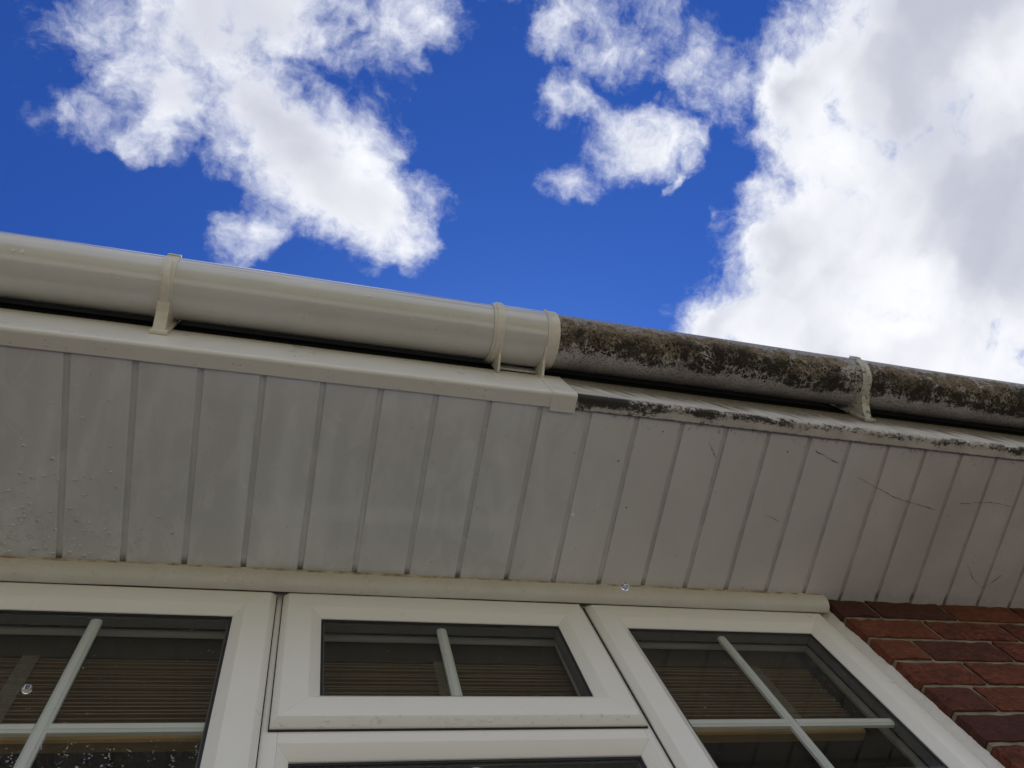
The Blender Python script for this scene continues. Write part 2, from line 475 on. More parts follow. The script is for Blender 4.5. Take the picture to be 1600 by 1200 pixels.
def brick_mat():
    m, k, b, o = material('red_stock_brick')
    p = wpos(k)
    rnd = k.n('ShaderNodeObjectInfo').outputs['Random']
    sh = k.vmath('ADD', p, k.n('ShaderNodeCombineXYZ', {0: k.math('MULTIPLY', rnd, 7.0), 1: 0.0, 2: k.math('MULTIPLY', rnd, 3.0)}).outputs[0])
    n = k.noise(k.stretch(sh, 1.0, 1.0, 1.6), 26.0, 8, 0.7, 0.5)
    n2 = k.noise(k.stretch(sh, 1.0, 1.0, 2.2), 80.0, 8, 0.75)
    col = k.mix(k.ss(n, 0.36, 0.64), (0.115, 0.034, 0.021), (0.235, 0.068, 0.039))
    col = k.mix(k.math('MULTIPLY', k.ss(n2, 0.56, 0.68), 0.6), col, (0.46, 0.22, 0.12))
    col = k.mix(k.math('MULTIPLY', k.ss(n2, 0.50, 0.38), 0.8), col, (0.060, 0.024, 0.020))
    col = k.mix(k.ss(rnd, 0.35, 1.0, 0.0, 0.75), col, (0.075, 0.032, 0.028))
    col = k.mix(k.ss(rnd, 0.30, 0.0, 0.0, 0.35), col, (0.27, 0.095, 0.042))
    setin(k, b, 'Base Color', col)
    setin(k, b, 'Roughness', 0.85)
    b.inputs['Specular IOR Level'].default_value = 0.25
    bump(k, b, k.math('ADD', n2, k.math('MULTIPLY', n, 0.6)), 1.0, 0.007)
    return m


M['brick'] = brick_mat()


def glass_mat():
    m, k, b, o = material('window_glass')
    g = k.n('ShaderNodeNewGeometry')
    c = k.math('ABSOLUTE', k.vmath('DOT_PRODUCT', g.outputs['Normal'], g.outputs['Incoming'], out='Value'))
    f = k.math('MULTIPLY_ADD', k.math('POWER', k.math('SUBTRACT', 1.0, c), 5.0), 0.96, 0.04)
    tr = k.n('ShaderNodeBsdfTransparent', {'Color': (0.935, 0.945, 0.94, 1)})
    gl = k.n('ShaderNodeBsdfGlossy', {'Color': (0.5, 0.5, 0.5, 1), 'Roughness': 0.02})
    p = wpos(k)
    # faint water film and dust on the pane
    film = k.n('ShaderNodeBsdfDiffuse', {'Color': (0.55, 0.55, 0.55, 1)})
    fa = k.ss(k.noise(k.stretch(p, 1.0, 1.0, 0.35), 16.0, 5, 0.65), 0.40, 0.75)
    m0 = k.n('ShaderNodeMixShader', {0: k.math('MULTIPLY', fa, 0.0), 1: tr.outputs[0], 2: film.outputs[0]})
    ms = k.n('ShaderNodeMixShader', {0: f, 1: m0.outputs[0], 2: gl.outputs[0]})
    k.t.links.new(ms.outputs[0], o.inputs['Surface'])
    k.t.nodes.remove(b)
    return m


M['glass'] = glass_mat()


def water_mat():
    m, k, b, o = material('rain_water')
    setin(k, b, 'Base Color', (1.0, 1.0, 1.0))
    b.inputs['Roughness'].default_value = 0.0
    b.inputs['IOR'].default_value = 1.333
    b.inputs['Transmission Weight'].default_value = 1.0
    return m


M['water'] = water_mat()


def bead_mat():
    m, k, b, o = material('rain_bead')
    g = k.n('ShaderNodeNewGeometry')
    c = k.math('ABSOLUTE', k.vmath('DOT_PRODUCT', g.outputs['Normal'], g.outputs['Incoming'], out='Value'))
    f = k.math('MULTIPLY_ADD', k.math('POWER', k.math('SUBTRACT', 1.0, c), 2.0), 0.60, 0.26)
    tr = k.n('ShaderNodeBsdfTransparent', {'Color': (0.97, 0.97, 0.97, 1)})
    gl = k.n('ShaderNodeBsdfGlossy', {'Color': (1, 1, 1, 1), 'Roughness': 0.03})
    ms = k.n('ShaderNodeMixShader', {0: f, 1: tr.outputs[0], 2: gl.outputs[0]})
    k.t.links.new(ms.outputs[0], o.inputs['Surface'])
    k.t.nodes.remove(b)
    return m


M['bead'] = bead_mat()


# ------------------------------------------------------------------ object helpers
def tag(o, label=None, cat=None, group=None, kind=None):
    if label:
        o['label'] = label
    if cat:
        o['category'] = cat
    if group:
        o['group'] = group
    if kind:
        o['kind'] = kind
    return o


LOC = {}


def root(name, loc, label, cat, group=None):
    """An empty at the thing's base; loc in soffit coordinates (z = 0 at the soffit)."""
    o = bpy.data.objects.new(name, None)
    o.empty_display_size = 0.1
    o.location = (loc[0], loc[1], loc[2] + Z0)
    COL.objects.link(o)
    LOC[o] = Vector(loc)
    return tag(o, label, cat, group)


def child_empty(name, loc, parent):
    o = bpy.data.objects.new(name, None)
    o.empty_display_size = 0.05
    o.parent = parent
    o.location = Vector(loc) - LOC[parent]
    COL.objects.link(o)
    LOC[o] = Vector(loc)
    return o


def mesh(name, verts, faces, mat, parent=None, loc=None, smooth=None, recalc=True):
    """One mesh object. verts in soffit coordinates; loc = where its origin goes."""
    vs_ = [Vector(v) for v in verts]
    if loc is None:
        if parent is not None:
            loc = LOC[parent]
        else:
            loc = Vector((sum(v.x for v in vs_) / len(vs_), sum(v.y for v in vs_) / len(vs_), min(v.z for v in vs_)))
    loc = Vector(loc)
    me = bpy.data.meshes.new(name)
    me.from_pydata([v - loc for v in vs_], [], faces)
    if recalc or smooth is not None:
        bm = bmesh.new()
        bm.from_mesh(me)
        if recalc:
            bmesh.ops.recalc_face_normals(bm, faces=bm.faces)
        if smooth is not None:
            for f in bm.faces:
                f.smooth = True
            for e in bm.edges:
                if len(e.link_faces) == 2 and e.calc_face_angle(0.0) > math.radians(smooth):
                    e.smooth = False
        bm.to_mesh(me)
        bm.free()
    me.materials.append(mat)
    o = bpy.data.objects.new(name, me)
    COL.objects.link(o)
    if parent is not None:
        o.parent = parent
        o.location = loc - LOC[parent]
    else:
        o.location = loc + Vector((0, 0, Z0))
    LOC[o] = loc
    return o


def extrude_x(prof, xs, wob=None):
    """Closed profile of (y, z) swept along the list xs."""
    v, f = [], []
    n = len(prof)
    for i, x in enumerate(xs):
        for (y, z) in prof:
            dy_, dz_ = wob(x, y, z) if wob else (0.0, 0.0)
            v.append((x, y + dy_, z + dz_))
    for i in range(len(xs) - 1):
        for j in range(n):
            a, b = i * n + j, i * n + (j + 1) % n
            f.append((a, b, b + n, a + n))
    f.append(tuple(range(n)))
    f.append(tuple((len(xs) - 1) * n + j for j in range(n)))
    return v, f


def box(x0, x1, y0, y1, z0, z1, ch=0.0):
    if ch <= 0:
        v = [(x, y, z) for x in (x0, x1) for y in (y0, y1) for z in (z0, z1)]
        f = [(0, 1, 3, 2), (4, 6, 7, 5), (0, 4, 5, 1), (2, 3, 7, 6), (0, 2, 6, 4), (1, 5, 7, 3)]
        return v, f
    bm = bmesh.new()
    bmesh.ops.create_cube(bm, size=1.0)
    for q in bm.verts:
        q.co = ((x0 + x1) / 2 + q.co.x * (x1 - x0), (y0 + y1) / 2 + q.co.y * (y1 - y0), (z0 + z1) / 2 + q.co.z * (z1 - z0))
    bmesh.ops.bevel(bm, geom=list(bm.edges), offset=ch, segments=1, affect='EDGES')
    bm.verts.ensure_lookup_table()
    bm.verts.index_update()
    v = [tuple(q.co) for q in bm.verts]
    f = [tuple(q.index for q in fc.verts) for fc in bm.faces]
    bm.free()
    return v, f


def join(parts):
    V_, F_ = [], []
    for v, f in parts:
        o = len(V_)
        V_ += v
        F_ += [tuple(i + o for i in q) for q in f]
    return V_, F_


def arange(a, b, n):
    return [a + (b - a) * i / n for i in range(n + 1)]


# ------------------------------------------------------------------ setting: ground, indoor shell, roof
S = 400.0
gv = [(-S, -S, -Z0), (S, -S, -Z0), (S, S, -Z0), (-S, S, -Z0)]
tag(mesh('ground', gv, [(0, 1, 2, 3)], M['lawn'], loc=(0, 0, -Z0)), kind='structure')
pv = [(-30, -3.7, -Z0 + 0.004), (30, -3.7, -Z0 + 0.004), (30, 0.05, -Z0 + 0.004), (-30, 0.05, -Z0 + 0.004)]
tag(mesh('patio', pv, [(0, 1, 2, 3)], M['paving'], loc=(0, 0, -Z0 + 0.004)), kind='structure')

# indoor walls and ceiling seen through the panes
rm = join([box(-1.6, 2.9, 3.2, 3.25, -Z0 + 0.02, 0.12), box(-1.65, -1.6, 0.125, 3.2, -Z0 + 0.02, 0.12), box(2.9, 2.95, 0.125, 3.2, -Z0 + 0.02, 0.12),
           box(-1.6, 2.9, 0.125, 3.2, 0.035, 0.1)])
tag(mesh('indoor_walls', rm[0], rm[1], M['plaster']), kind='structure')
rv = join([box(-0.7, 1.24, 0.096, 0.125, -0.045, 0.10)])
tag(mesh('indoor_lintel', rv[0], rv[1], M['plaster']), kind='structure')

# ------------------------------------------------------------------ window
win = root('casement_window', (0.3, 0.06, -1.32), 'white plastic casement window with three lights below the soffit', 'window')
tag(win, kind='thing')
YS, YF, YG = 0.026, 0.0440, 0.0410


def ring(rect, prof, gap=0.00018):
    """Four mitred members of a rectangular ring; prof = closed [(inset, y)]. Order: top, bottom, left, right."""
    x0, x1, z0, z1 = rect
    n = len(prof)
    res = []
    for side in range(4):
        A, B = [], []
        for d, y in prof:
            if side == 0:
                A.append((x0 + d + gap, y, z1 - d)); B.append((x1 - d - gap, y, z1 - d))
            elif side == 1:
                A.append((x0 + d + gap, y, z0 + d)); B.append((x1 - d - gap, y, z0 + d))
            elif side == 2:
                A.append((x0 + d, y, z0 + d + gap)); B.append((x0 + d, y, z1 - d - gap))
            else:
                A.append((x1 - d, y, z0 + d + gap)); B.append((x1 - d, y, z1 - d - gap))
        f = [(j, (j + 1) % n, n + (j + 1) % n, n + j) for j in range(n)]
        f += [tuple(range(n)), tuple(range(n, 2 * n))]
        res.append((A + B, f))
    return res


SASH = [(0.0, 0.0410), (0.0, 0.0372), (0.0004, 0.0365), (0.0092, 0.0268), (0.0098, 0.0262), (0.0107, 0.0260), (0.0493, 0.0260), (0.0502, 0.0262),
        (0.0508, 0.0267), (0.0672, 0.0376), (0.0680, 0.0388), (0.0680, 0.0404), (0.0520, 0.0404), (0.0520, 0.0672), (0.0640, 0.0672),
        (0.0660, 0.0690), (0.0664, 0.0850), (0.0650, 0.0870), (0.0140, 0.0870), (0.0140, 0.0410)]


def glazing(parent, rect, yo, bars_v, bars_h):
    """double glazed unit: two panes, spacer, gasket and the flat bars between the panes; rect = visible opening"""
    x0, x1, z0, z1 = rect
    e = 0.012
    for y in (yo, yo + 0.0205):
        v, f = box(x0 - e, x1 + e, y, y + 0.0038, z0 - e, z1 + e)
        mesh('glass_pane', v, f, M['glass'], parent, loc=(x0, y, z0))
    pts = [(-0.010, yo + 0.0041), (0.0065, yo + 0.0041), (0.0065, yo + 0.0202), (-0.010, yo + 0.0202)]
    v, f = join(ring(rect, pts, 0.0))
    mesh('spacer_bar', v, f, M['spacer'], parent)
    pts = [(-0.010, yo - 0.0005), (0.0034, yo - 0.0005), (0.0044, yo - 0.0001), (-0.010, yo - 0.0001)]
    pts2 = [(-0.010, yo + 0.0245), (0.0035, yo + 0.0245), (0.0035, yo + 0.0262), (-0.010, yo + 0.0262)]
    v, f = join(ring(rect, pts, 0.0) + ring(rect, pts2, 0.0))
    mesh('gasket', v, f, M['rubber'], parent)
    yb0, yb1 = yo + 0.0066, yo + 0.0172
    w2 = 0.0088
    prof = [(-w2, yb0 + 0.003), (-0.0052, yb0 + 0.0005), (-0.0048, yb0 + 0.0011), (-0.0043, yb0), (0.0043, yb0), (0.0048, yb0 + 0.0011),
            (0.0052, yb0 + 0.0005), (w2, yb0 + 0.003), (w2, yb1 - 0.002), (0.005, yb1), (-0.005, yb1), (-w2, yb1 - 0.002)]
    n = len(prof)
    zz = [z0 + 0.0067, z1 - 0.0067]
    for bx in bars_v:
        v = [(bx + d, y, z) for z in zz for d, y in prof]
        f = [(j, (j + 1) % n, n + (j + 1) % n, n + j) for j in range(n)] + [tuple(range(n)), tuple(range(n, 2 * n))]
        mesh('glazing_bar', v, f, M['bar'], parent)
    for bz in bars_h:
        xs = [x0 + 0.0067] + [q for bx in bars_v for q in (bx - w2 - 0.0002, bx + w2 + 0.0002)] + [x1 - 0.0067]
        for i in range(0, len(xs), 2):
            v = [(x, y, bz + d) for x in xs[i:i + 2] for d, y in prof]
            f = [(j, (j + 1) % n, n + (j + 1) % n, n + j) for j in range(n)] + [tuple(range(n)), tuple(range(n, 2 * n))]
            mesh('glazing_bar', v, f, M['bar'], parent)


def sash(rect, bars_v, bars_h, label):
    x0, x1, z0, z1 = rect
    s = child_empty('sash', ((x0 + x1) / 2, YS, z0), win)
    s['label'] = label
    for nm, (v, f) in zip(('top_rail', 'bottom_rail', 'stile', 'stile'), ring(rect, SASH)):
        mesh(nm, v, f, M['window'], s, smooth=24)
    d = 0.068
    glazing(s, (x0 + d, x1 - d, z0 + d, z1 - d), YG, bars_v, bars_h)
    gp = [(-0.0016, 0.0410), (0.0100, 0.0412), (0.0100, 0.0438), (-0.0016, 0.0438)]
    v, f = join(ring(rect, gp, 0.0))
    mesh('sash_seal', v, f, M['rubber'], s)
    return s


ZT, ZB = -0.0262, -1.24
sash((-0.5555, -0.0030, ZB, ZT), [-0.2795], [-0.3503, -0.6800, -0.95], 'fixed looking left sash with crossing white bars')
sash((0.0090, 0.5915, -0.3680, ZT), [0.2945], [], 'small top opening sash in the middle with one bar')
sash((0.6005, 1.1655, ZB, ZT), [0.8800], [-0.3503, -0.6800, -0.95], 'right sash with crossing white bars beside the bricks')

# outer frame members, butted end to end
fr = []


def member(name, x0, x1, z0, z1, y0=YF, y1=0.110):
    v, f = box(x0, x1, y0, y1, z0, z1, 0.0006)
    return mesh(name, v, f, M['window'], win)


member('frame_head', -0.580, 1.1775, -0.0600, 0.0000)
member('frame_sill', -0.580, 1.1775, -1.3100, -1.2300)
member('frame_jamb', -0.580, -0.5300, -1.2298, -0.0602)
member('frame_jamb', 1.1250, 1.1775, -1.2298, -0.0602)
member('mullion', -0.0230, 0.0210, -1.2298, -0.0602)
member('mullion', 0.5860, 0.6300, -1.2298, -0.0602)
member('transom', 0.0212, 0.5858, -0.3918, -0.3420)
# fixed pane under the transom: bevelled glazing bead and its unit
fx = child_empty('fixed_light', (0.30, YF, -1.2298), win)
BEAD = [(0.0, 0.0446), (0.0010, 0.0440), (0.0014, 0.0443), (0.0170, 0.0575), (0.0178, 0.0590), (0.0178, 0.0612), (0.0, 0.0612)]
for v, f in ring((0.0212, 0.5858, -1.2296, -0.3920), BEAD):
    mesh('glazing_bead', v, f, M['window'], fx, smooth=24)
glazing(fx, (0.039, 0.568, -1.2118, -0.4098), 0.0617, [0.3035], [-0.6800, -0.95])
v, f = join(ring((0.0212, 0.5858, -1.2296, -0.3920), [(0.0, 0.0882), (0.0165, 0.0882), (0.0165, 0.105), (0.0, 0.105)]))
mesh('inner_bead', v, f, M['window'], fx)

# wavy sealant between right jamb and brick reveal
rs = random.Random(3)
zs = arange(-1.30, -0.005, 260)
v, f = [], []
for i, z in enumerate(zs):
    a = 0.0009 * math.sin(z * 61) + rs.uniform(-0.0007, 0.0007)
    bq = 0.0007 * math.sin(z * 33 + 1) + rs.uniform(-0.0005, 0.0005)
    v += [(1.1763 + bq * 0.3, 0.0436, z), (1.1815, 0.0388 + bq, z), (1.1880, 0.0335 + bq, z), (1.1938 + 0.0003, 0.0270 + a, z), (1.1948, 0.0270 + a, z), (1.1948, 0.0500, z), (1.1763, 0.0500, z)]
for i in range(len(zs) - 1):
    for j in range(7):
        a0, b0 = i * 7 + j, i * 7 + (j + 1) % 7
        f.append((a0, b0, b0 + 7, a0 + 7))
f += [tuple(range(7)), tuple(range((len(zs) - 1) * 7, len(zs) * 7))]
mesh('sealant_bead', v, f, M['sealant'], win, smooth=50)
# window board and outside sill
v, f = box(-0.60, 1.1935, -0.02, 0.10, -1.345, -1.311, 0.003)
mesh('window_sill', v, f, M['window'], win)

# ------------------------------------------------------------------ blind behind the glass
bl = root('venetian_blind', (0.25, 0.125, -0.3176), 'brown wooden venetian blind pulled up high behind the window panes', 'blind')
BX0, BX1 = -0.60, 1.085
v, f = box(BX0, BX1, 0.096 + 0.003, 0.152, -0.1290, -0.0460, 0.001)
mesh('headrail', v, f, M['dark_wood'], bl)
rb = random.Random(11)
sl0 = None
nS = 20
for i in range(nS):
    z = -0.1335 - i * (0.1620 / (nS - 1)) + rb.uniform(-0.0007, 0.0007)
    o_y = rb.uniform(-0.0012, 0.0012)
    if sl0 is None:
        prof = [(-0.0125, -0.0010), (-0.0119, -0.0015), (0.0119, -0.0015), (0.0125, -0.0009), (0.0125, 0.0009), (0.0119, 0.0015), (-0.0119, 0.0015), (-0.0125, 0.0009)]
        vv, ff = extrude_x(prof, [BX0 + 0.004, BX1 - 0.004])
        sl0 = mesh('slat', [(a, b + 0.1135, c + z) for a, b, c in vv], ff, M['slat'], bl, loc=(0.25, 0.1135, z))
        base_loc = Vector((0.25, 0.1135, z)) - LOC[bl]
        o = sl0
        z_first = z
    else:
        o = sl0.copy()
        COL.objects.link(o)
        o.parent = bl
    o.location = base_loc + Vector((rb.uniform(-0.002, 0.002), o_y, z - z_first))
    o.rotation_euler = (rb.uniform(-0.02, 0.02), rb.uniform(-0.0006, 0.0006), 0)
v, f = box(BX0 + 0.002, BX1 - 0.002, 0.0995, 0.1215, -0.3176, -0.2990, 0.003)
mesh('bottom_rail', v, f, M['rail'], bl)
for tx in (-0.363, 0.295, 0.951):
    v, f = [], []
    zz = arange(-0.2985, -0.1290, 60)
    for i, z in enumerate(zz):
        yb = 0.0985 - 0.0012 * abs(math.sin(i * 1.27)) + rb.uniform(-0.0004, 0.0004)
        wv = rb.uniform(-0.0008, 0.0008)
        v += [(tx - 0.0125 + wv, yb, z), (tx + 0.0125 + wv, yb, z), (tx + 0.0125 + wv, yb + 0.0008, z), (tx - 0.0125 + wv, yb + 0.0008, z)]
    for i in range(len(zz) - 1):
        for j in range(4):
            a0, b0 = i * 4 + j, i * 4 + (j + 1) % 4
            f.append((a0, b0, b0 + 4, a0 + 4))
    f += [(0, 1, 2, 3), tuple(len(v) - 4 + j for j in range(4))]
    mesh('ladder_tape', v, f, M['tape'], bl)

# ------------------------------------------------------------------ brick wall
wall = root('brick_wall', (1.9, 0.06, -Z0), 'red brick wall with sandy mortar beside the window', 'wall')
tag(wall, kind='thing')
BY = 0.008
XC = 1.194                     # brick corner at the window reveal
mo = join([box(XC + 0.004, 3.2, BY + 0.0064, 0.105, -Z0, 0.03),
           box(-2.0, -0.5835, BY + 0.0064, 0.105, -Z0, 0.03),
           box(-0.5835, XC + 0.004, BY + 0.0064, 0.105, -Z0, -1.347),
           box(-0.5835, XC + 0.004, 0.052, 0.105, 0.0005, 0.03)])
mesh('mortar', mo[0], mo[1], M['mortar'], wall)


def brick_mesh(L, H, D, seed):
    """rough faced brick; origin at front lower left corner, front face towards -y, 48 to 80 quads"""
    r = random.Random(seed)
    nx, nz = max(4, int(L / 0.017)), 5
    v, f = [], []
    for i in range(nx + 1):
        for j in range(nz + 1):
            ex, ez = min(i, nx - i), min(j, nz - j)
            x, z = L * i / nx, H * j / nz
            yy = r.gauss(0, 0.0009)
            if ex == 0 or ez == 0:
                yy += 0.0022 + r.uniform(-0.0004, 0.0014)
                if r.random() < 0.12:
                    yy += r.uniform(0.0008, 0.002)
                x += (r.uniform(-0.0009, 0.0009) if ex else r.uniform(-0.001, 0.0008))
                z += r.uniform(-0.0013, 0.0011)
            v.append((x, yy, z))
    idx = lambda i, j: i * (nz + 1) + j
    for i in range(nx):
        for j in range(nz):
            f.append((idx(i, j), idx(i + 1, j), idx(i + 1, j + 1), idx(i, j + 1)))
    rim = [idx(i, 0) for i in range(nx + 1)] + [idx(nx, j) for j in range(1, nz + 1)] + [idx(i, nz) for i in range(nx - 1, -1, -1)] + [idx(0, j) for j in range(nz - 1, 0, -1)]
    base = len(v)
    for q in rim:
        x, y, z = v[q]
        v.append((min(max(x, 0.0003), L - 0.0003), D, min(max(z, 0.0003), H - 0.0003)))
    m_ = len(rim)
    for j in range(m_):
        f.append((rim[j], rim[(j + 1) % m_], base + (j + 1) % m_, base + j))
    f.append(tuple(base + j for j in range(m_)))
    return v, f


PITCH = 0.0762
first = {0: 0.098, 1: 0.196, 2: 0.098, 3: 0.158, 4: 0.105, 5: 0.190}
cache = {}
far_v = []
rbk = random.Random(5)


def put_brick(x, z, L, H, individual):
    var = rbk.randrange(5)
    key = (round(L, 3), round(H, 3), var)
    if individual:
        if key not in cache:
            v, f = brick_mesh(L, H, 0.09, hash(key) % 9999)
            me = mesh('brick', [(a + x, b + BY, c + z) for a, b, c in v], f, M['brick'], wall, loc=(x, BY, z), smooth=40)
            cache[key] = me
            return
        o = cache[key].copy()
        COL.objects.link(o)
        o.parent = wall
        o.location = Vector((x, BY + rbk.uniform(-0.0012, 0.0012), z)) - LOC[wall]
    else:
        v, f = box(x, x + L, BY + rbk.uniform(-0.001, 0.001), 0.09, z, z + H)
        far_v.append((v, f))


for row in range(0, 35):
    ztop = -0.0700 + 0.0690 - row * PITCH if row else -0.0008
    zbot = -0.0700 + 0.0045 - row * PITCH
    H = ztop - zbot
    if zbot < -Z0 + 0.01:
        break
    for side in ('R', 'L', 'U'):
        if side == 'R':
            x, xe = XC, 2.95
            L0 = first.get(row, 0.1025 if row % 2 == 0 else 0.215)
        elif side == 'L':
            x, xe = -1.9, -0.585
            L0 = 0.1025 if row % 2 == 0 else 0.215
        else:
            if ztop > -1.36:
                continue
            x, xe = -0.575, XC - 0.01
            L0 = 0.1025 if row % 2 == 0 else 0.215
        n = 0
        while x < xe - 0.03:
            L = L0 if n == 0 else 0.2
            if n:
                L = 0.205
            L = min(L, xe - x)
            ind = (side == 'R' and row <= 10 and x < 2.2)
            put_brick(x, zbot, L, H, ind)
            x += L + 0.0100 + rbk.uniform(-0.001, 0.001) * 0
            n += 1
v, f = join(far_v)
o = mesh('brickwork', v, f, M['brick'], wall)
o['kind'] = 'stuff'

# ------------------------------------------------------------------ soffit boards
sof = root('soffit', (0.6, -0.18, 0.0), 'white tongue and groove plastic soffit under the eaves, grubbier beside the bricks', 'soffit')
X0G = -0.3676
PR = [(-0.0062, 0.0105), (-0.0062, 0.0036), (-0.0041, 0.0037), (0.0034, 0.0036), (0.0039, 0.0031), (0.0042, 0.0019), (0.0048, 0.0008), (0.0058, 0.0002), (0.0068, 0.0),
      (0.0926, 0.0), (0.0936, 0.0002), (0.0945, 0.0008), (0.0951, 0.0018), (0.0953, 0.0028), (0.0953, 0.0105)]
rsf = random.Random(21)
proto = None
for k_ in range(-10, 28):
    x = X0G + 0.1 * k_
    if proto is None:
        ys = (-0.3930 + 0.006, 0.060)
        n = len(PR)
        v = [(x + a, y, c) for y in ys for a, c in PR]
        f = [(j, (j + 1) % n, n + (j + 1) % n, n + j) for j in range(n)] + [tuple(range(n)), tuple(range(n, 2 * n))]
        # stop short of the brick face so board ends rest above the wall head
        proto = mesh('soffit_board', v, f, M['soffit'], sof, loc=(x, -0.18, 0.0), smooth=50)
        o = proto
        p0 = Vector((x, -0.18, 0.0)) - LOC[sof]
        xp = x
    else:
        o = proto.copy()
        COL.objects.link(o)
        o.parent = sof
    o.location = p0 + Vector((x - xp, 0, rsf.uniform(-0.0004, 0.0004)))
    o.rotation_euler = (rsf.uniform(-0.0012, 0.0012), rsf.uniform(-0.003, 0.003), 0)

# quarter round trim between soffit and window head
TP = [(0.0, -0.0012), (-0.0003, -0.0050), (0.0004, -0.0085)]
for i in range(1, 13):
    t = math.pi / 2 * i / 13
    TP.append((0.0235 - 0.0232 * math.cos(t), -0.0085 - 0.0240 * math.sin(t)))
TP += [(0.0245, -0.0326), (0.0258, -0.0326), (0.0258, -0.0012)]
XT1 = 1.1835
xs = arange(-0.60, XT1 - 0.002, 60) + [XT1]


def twob(x, y, z):
    return (0.0005 * math.sin(x * 9.0) + 0.0003 * math.sin(x * 31), 0.0)


v, f = extrude_x(TP, xs, twob)
trim = mesh('quadrant_trim', v, f, M['trim'], smooth=35)
tag(trim, 'off white rounded plastic trim between the soffit and window head', 'trim')
# thin sealant line above it
pts = [(-0.0022, -0.0004), (-0.0018, -0.0030), (0.0002, -0.0040), (0.003, -0.0006)]
rw = random.Random(4)
v, f = extrude_x(pts, arange(-0.60, XT1 - 0.006, 180), lambda x, y, z: (rw.uniform(-0.0005, 0.0005) + 0.0005 * math.sin(x * 23), rw.uniform(-0.0002, 0.0)))
se = mesh('sealant_line', v, f, M['old_sealant'], trim, smooth=60)

# ------------------------------------------------------------------ fascia boards
def fascia_prof(off=0.0, yin=-0.3685, ztop=0.120):
    f0 = -0.3990 - off
    zl = -0.0052 - off
    r = 0.0082
    P_ = [(yin, -0.0006 - off * 0.4), (yin, zl + 0.0006), (yin - 0.0006, zl)]
    cy, cz = f0 + r, zl + r
    for i in range(0, 9):
        t = math.pi / 2 * i / 8
        P_.append((cy - r * math.sin(t), cz - r * math.cos(t)))
    P_ += [(f0, 0.03), (f0, 0.06), (f0, 0.10), (f0, ztop - 0.004), (f0 + 0.0015, ztop), (f0 + 0.006, ztop), (f0 + 0.006, 0.012), (f0 + 0.0105, -0.0006 - off * 0.4)]
    return P_


def fwob(x, y, z):
    return (0.0004 * math.sin(x * 7.0 + 1.0) + 0.0002 * math.sin(x * 23.0), 0.0003 * math.sin(x * 5.0))


XJ = 0.4505
v, f = extrude_x(fascia_prof(), arange(-1.40, XJ, 60), fwob)
tag(mesh('fascia_board', v, f, M['fascia'], smooth=30, loc=(-0.4, -0.39, -0.005)),
    'clean white plastic fascia board behind the clean gutter', 'fascia', 'fascia boards along the eaves')
v, f = extrude_x(fascia_prof(), arange(XJ + 0.0015, 2.45, 60), fwob)
tag(mesh('fascia_board', v, f, M['grime_fascia'], smooth=30, loc=(1.4, -0.39, -0.005)),
    'grimy fascia board spotted black behind the stained gutter', 'fascia', 'fascia boards along the eaves')
v, f = extrude_x(fascia_prof(0.0022, -0.3625, 0.119), [0.4478, 0.4484, 0.4975, 0.4982])
tag(mesh('fascia_joint_cover', v, f, M['fascia'], smooth=30, loc=(0.473, -0.39, -0.007)),
    'small white plastic cover clipped over the fascia joint', 'joint cover')

# ------------------------------------------------------------------ gutters
GY, GZ, GR = -0.464, 0.164, 0.056


def gutter_prof(r=GR, t=0.0024):
    P_ = []
    P_ += [(GY + r * 1.0, GZ + 0.010), (GY + r, GZ + 0.004)]
    for i in range(0, 37):
        a = math.radians(-88 + 176 * i / 36)          # from fascia side to front lip
        P_.append((GY - r * math.sin(a), GZ - r * math.cos(a)))
    P_ += [(GY - r, GZ + 0.0035), (GY - r + 0.0002, GZ + 0.0085), (GY - r + 0.0009, GZ + 0.0097), (GY - r + 0.0024, GZ + 0.0098), (GY - r + t + 0.001, GZ + 0.0070)]
    for i in range(0, 25):
        a = math.radians(88 - 176 * i / 24)
        P_.append((GY - (r - t) * math.sin(a), GZ - (r - t) * math.cos(a)))
    P_ += [(GY + r - t, GZ + 0.010)]
    return P_


def gwob(x, y, z):
    s = 0.0005 * math.sin(x * 6.1 + 0.5) + 0.0003 * math.sin(x * 17.0)
    return (s * 0.7, s)


def gwob2(x, y, z):
    s = 0.0005 * math.sin(x * 5.1) + 0.0003 * math.sin(x * 14.0)
    return (s, s - 0.004 * max(0.0, x - 0.5) / 1.5)


def lathe_arc(secs, a0, a1, n):
    """secs: closed [(x, r)] section turned about the gutter axis from a0 to a1 (deg from the belly, + to the front)"""
    m_ = len(secs)
    v, f = [], []
    for i in range(n + 1):
        a = math.radians(a0 + (a1 - a0) * i / n)
        for (x, r) in secs:
            v.append((x, GY - r * math.sin(a), GZ - r * math.cos(a)))
    for i in range(n):
        for j in range(m_):
            p_, q_ = i * m_ + j, i * m_ + (j + 1) % m_
            f.append((p_, q_, q_ + m_, p_ + m_))
    f += [tuple(range(m_)), tuple(range(n * m_, (n + 1) * m_))]
    return v, f


def plate(poly, x0, x1):
    n = len(poly)
    v = [(x, y, z) for x in (x0, x1) for y, z in poly]
    f = [(j, (j + 1) % n, n + (j + 1) % n, n + j) for j in range(n)] + [tuple(range(n)), tuple(range(n, 2 * n))]
    return v, f


v, f = extrude_x(gutter_prof(), arange(-1.40, 0.405, 70), gwob)
tag(mesh('gutter', v, f, M['gutter'], smooth=38, loc=(-0.4, GY, GZ)), 'clean white half round gutter running into the ribbed union', 'gutter', 'gutters along the eaves')
v, f = extrude_x(gutter_prof(), arange(0.412, 2.45, 70), gwob2)
tag(mesh('gutter', v, f, M['grime_gutter'], smooth=38, loc=(1.4, GY, GZ)), 'dirty half round gutter blotched with black and brown algae', 'gutter', 'gutters along the eaves')

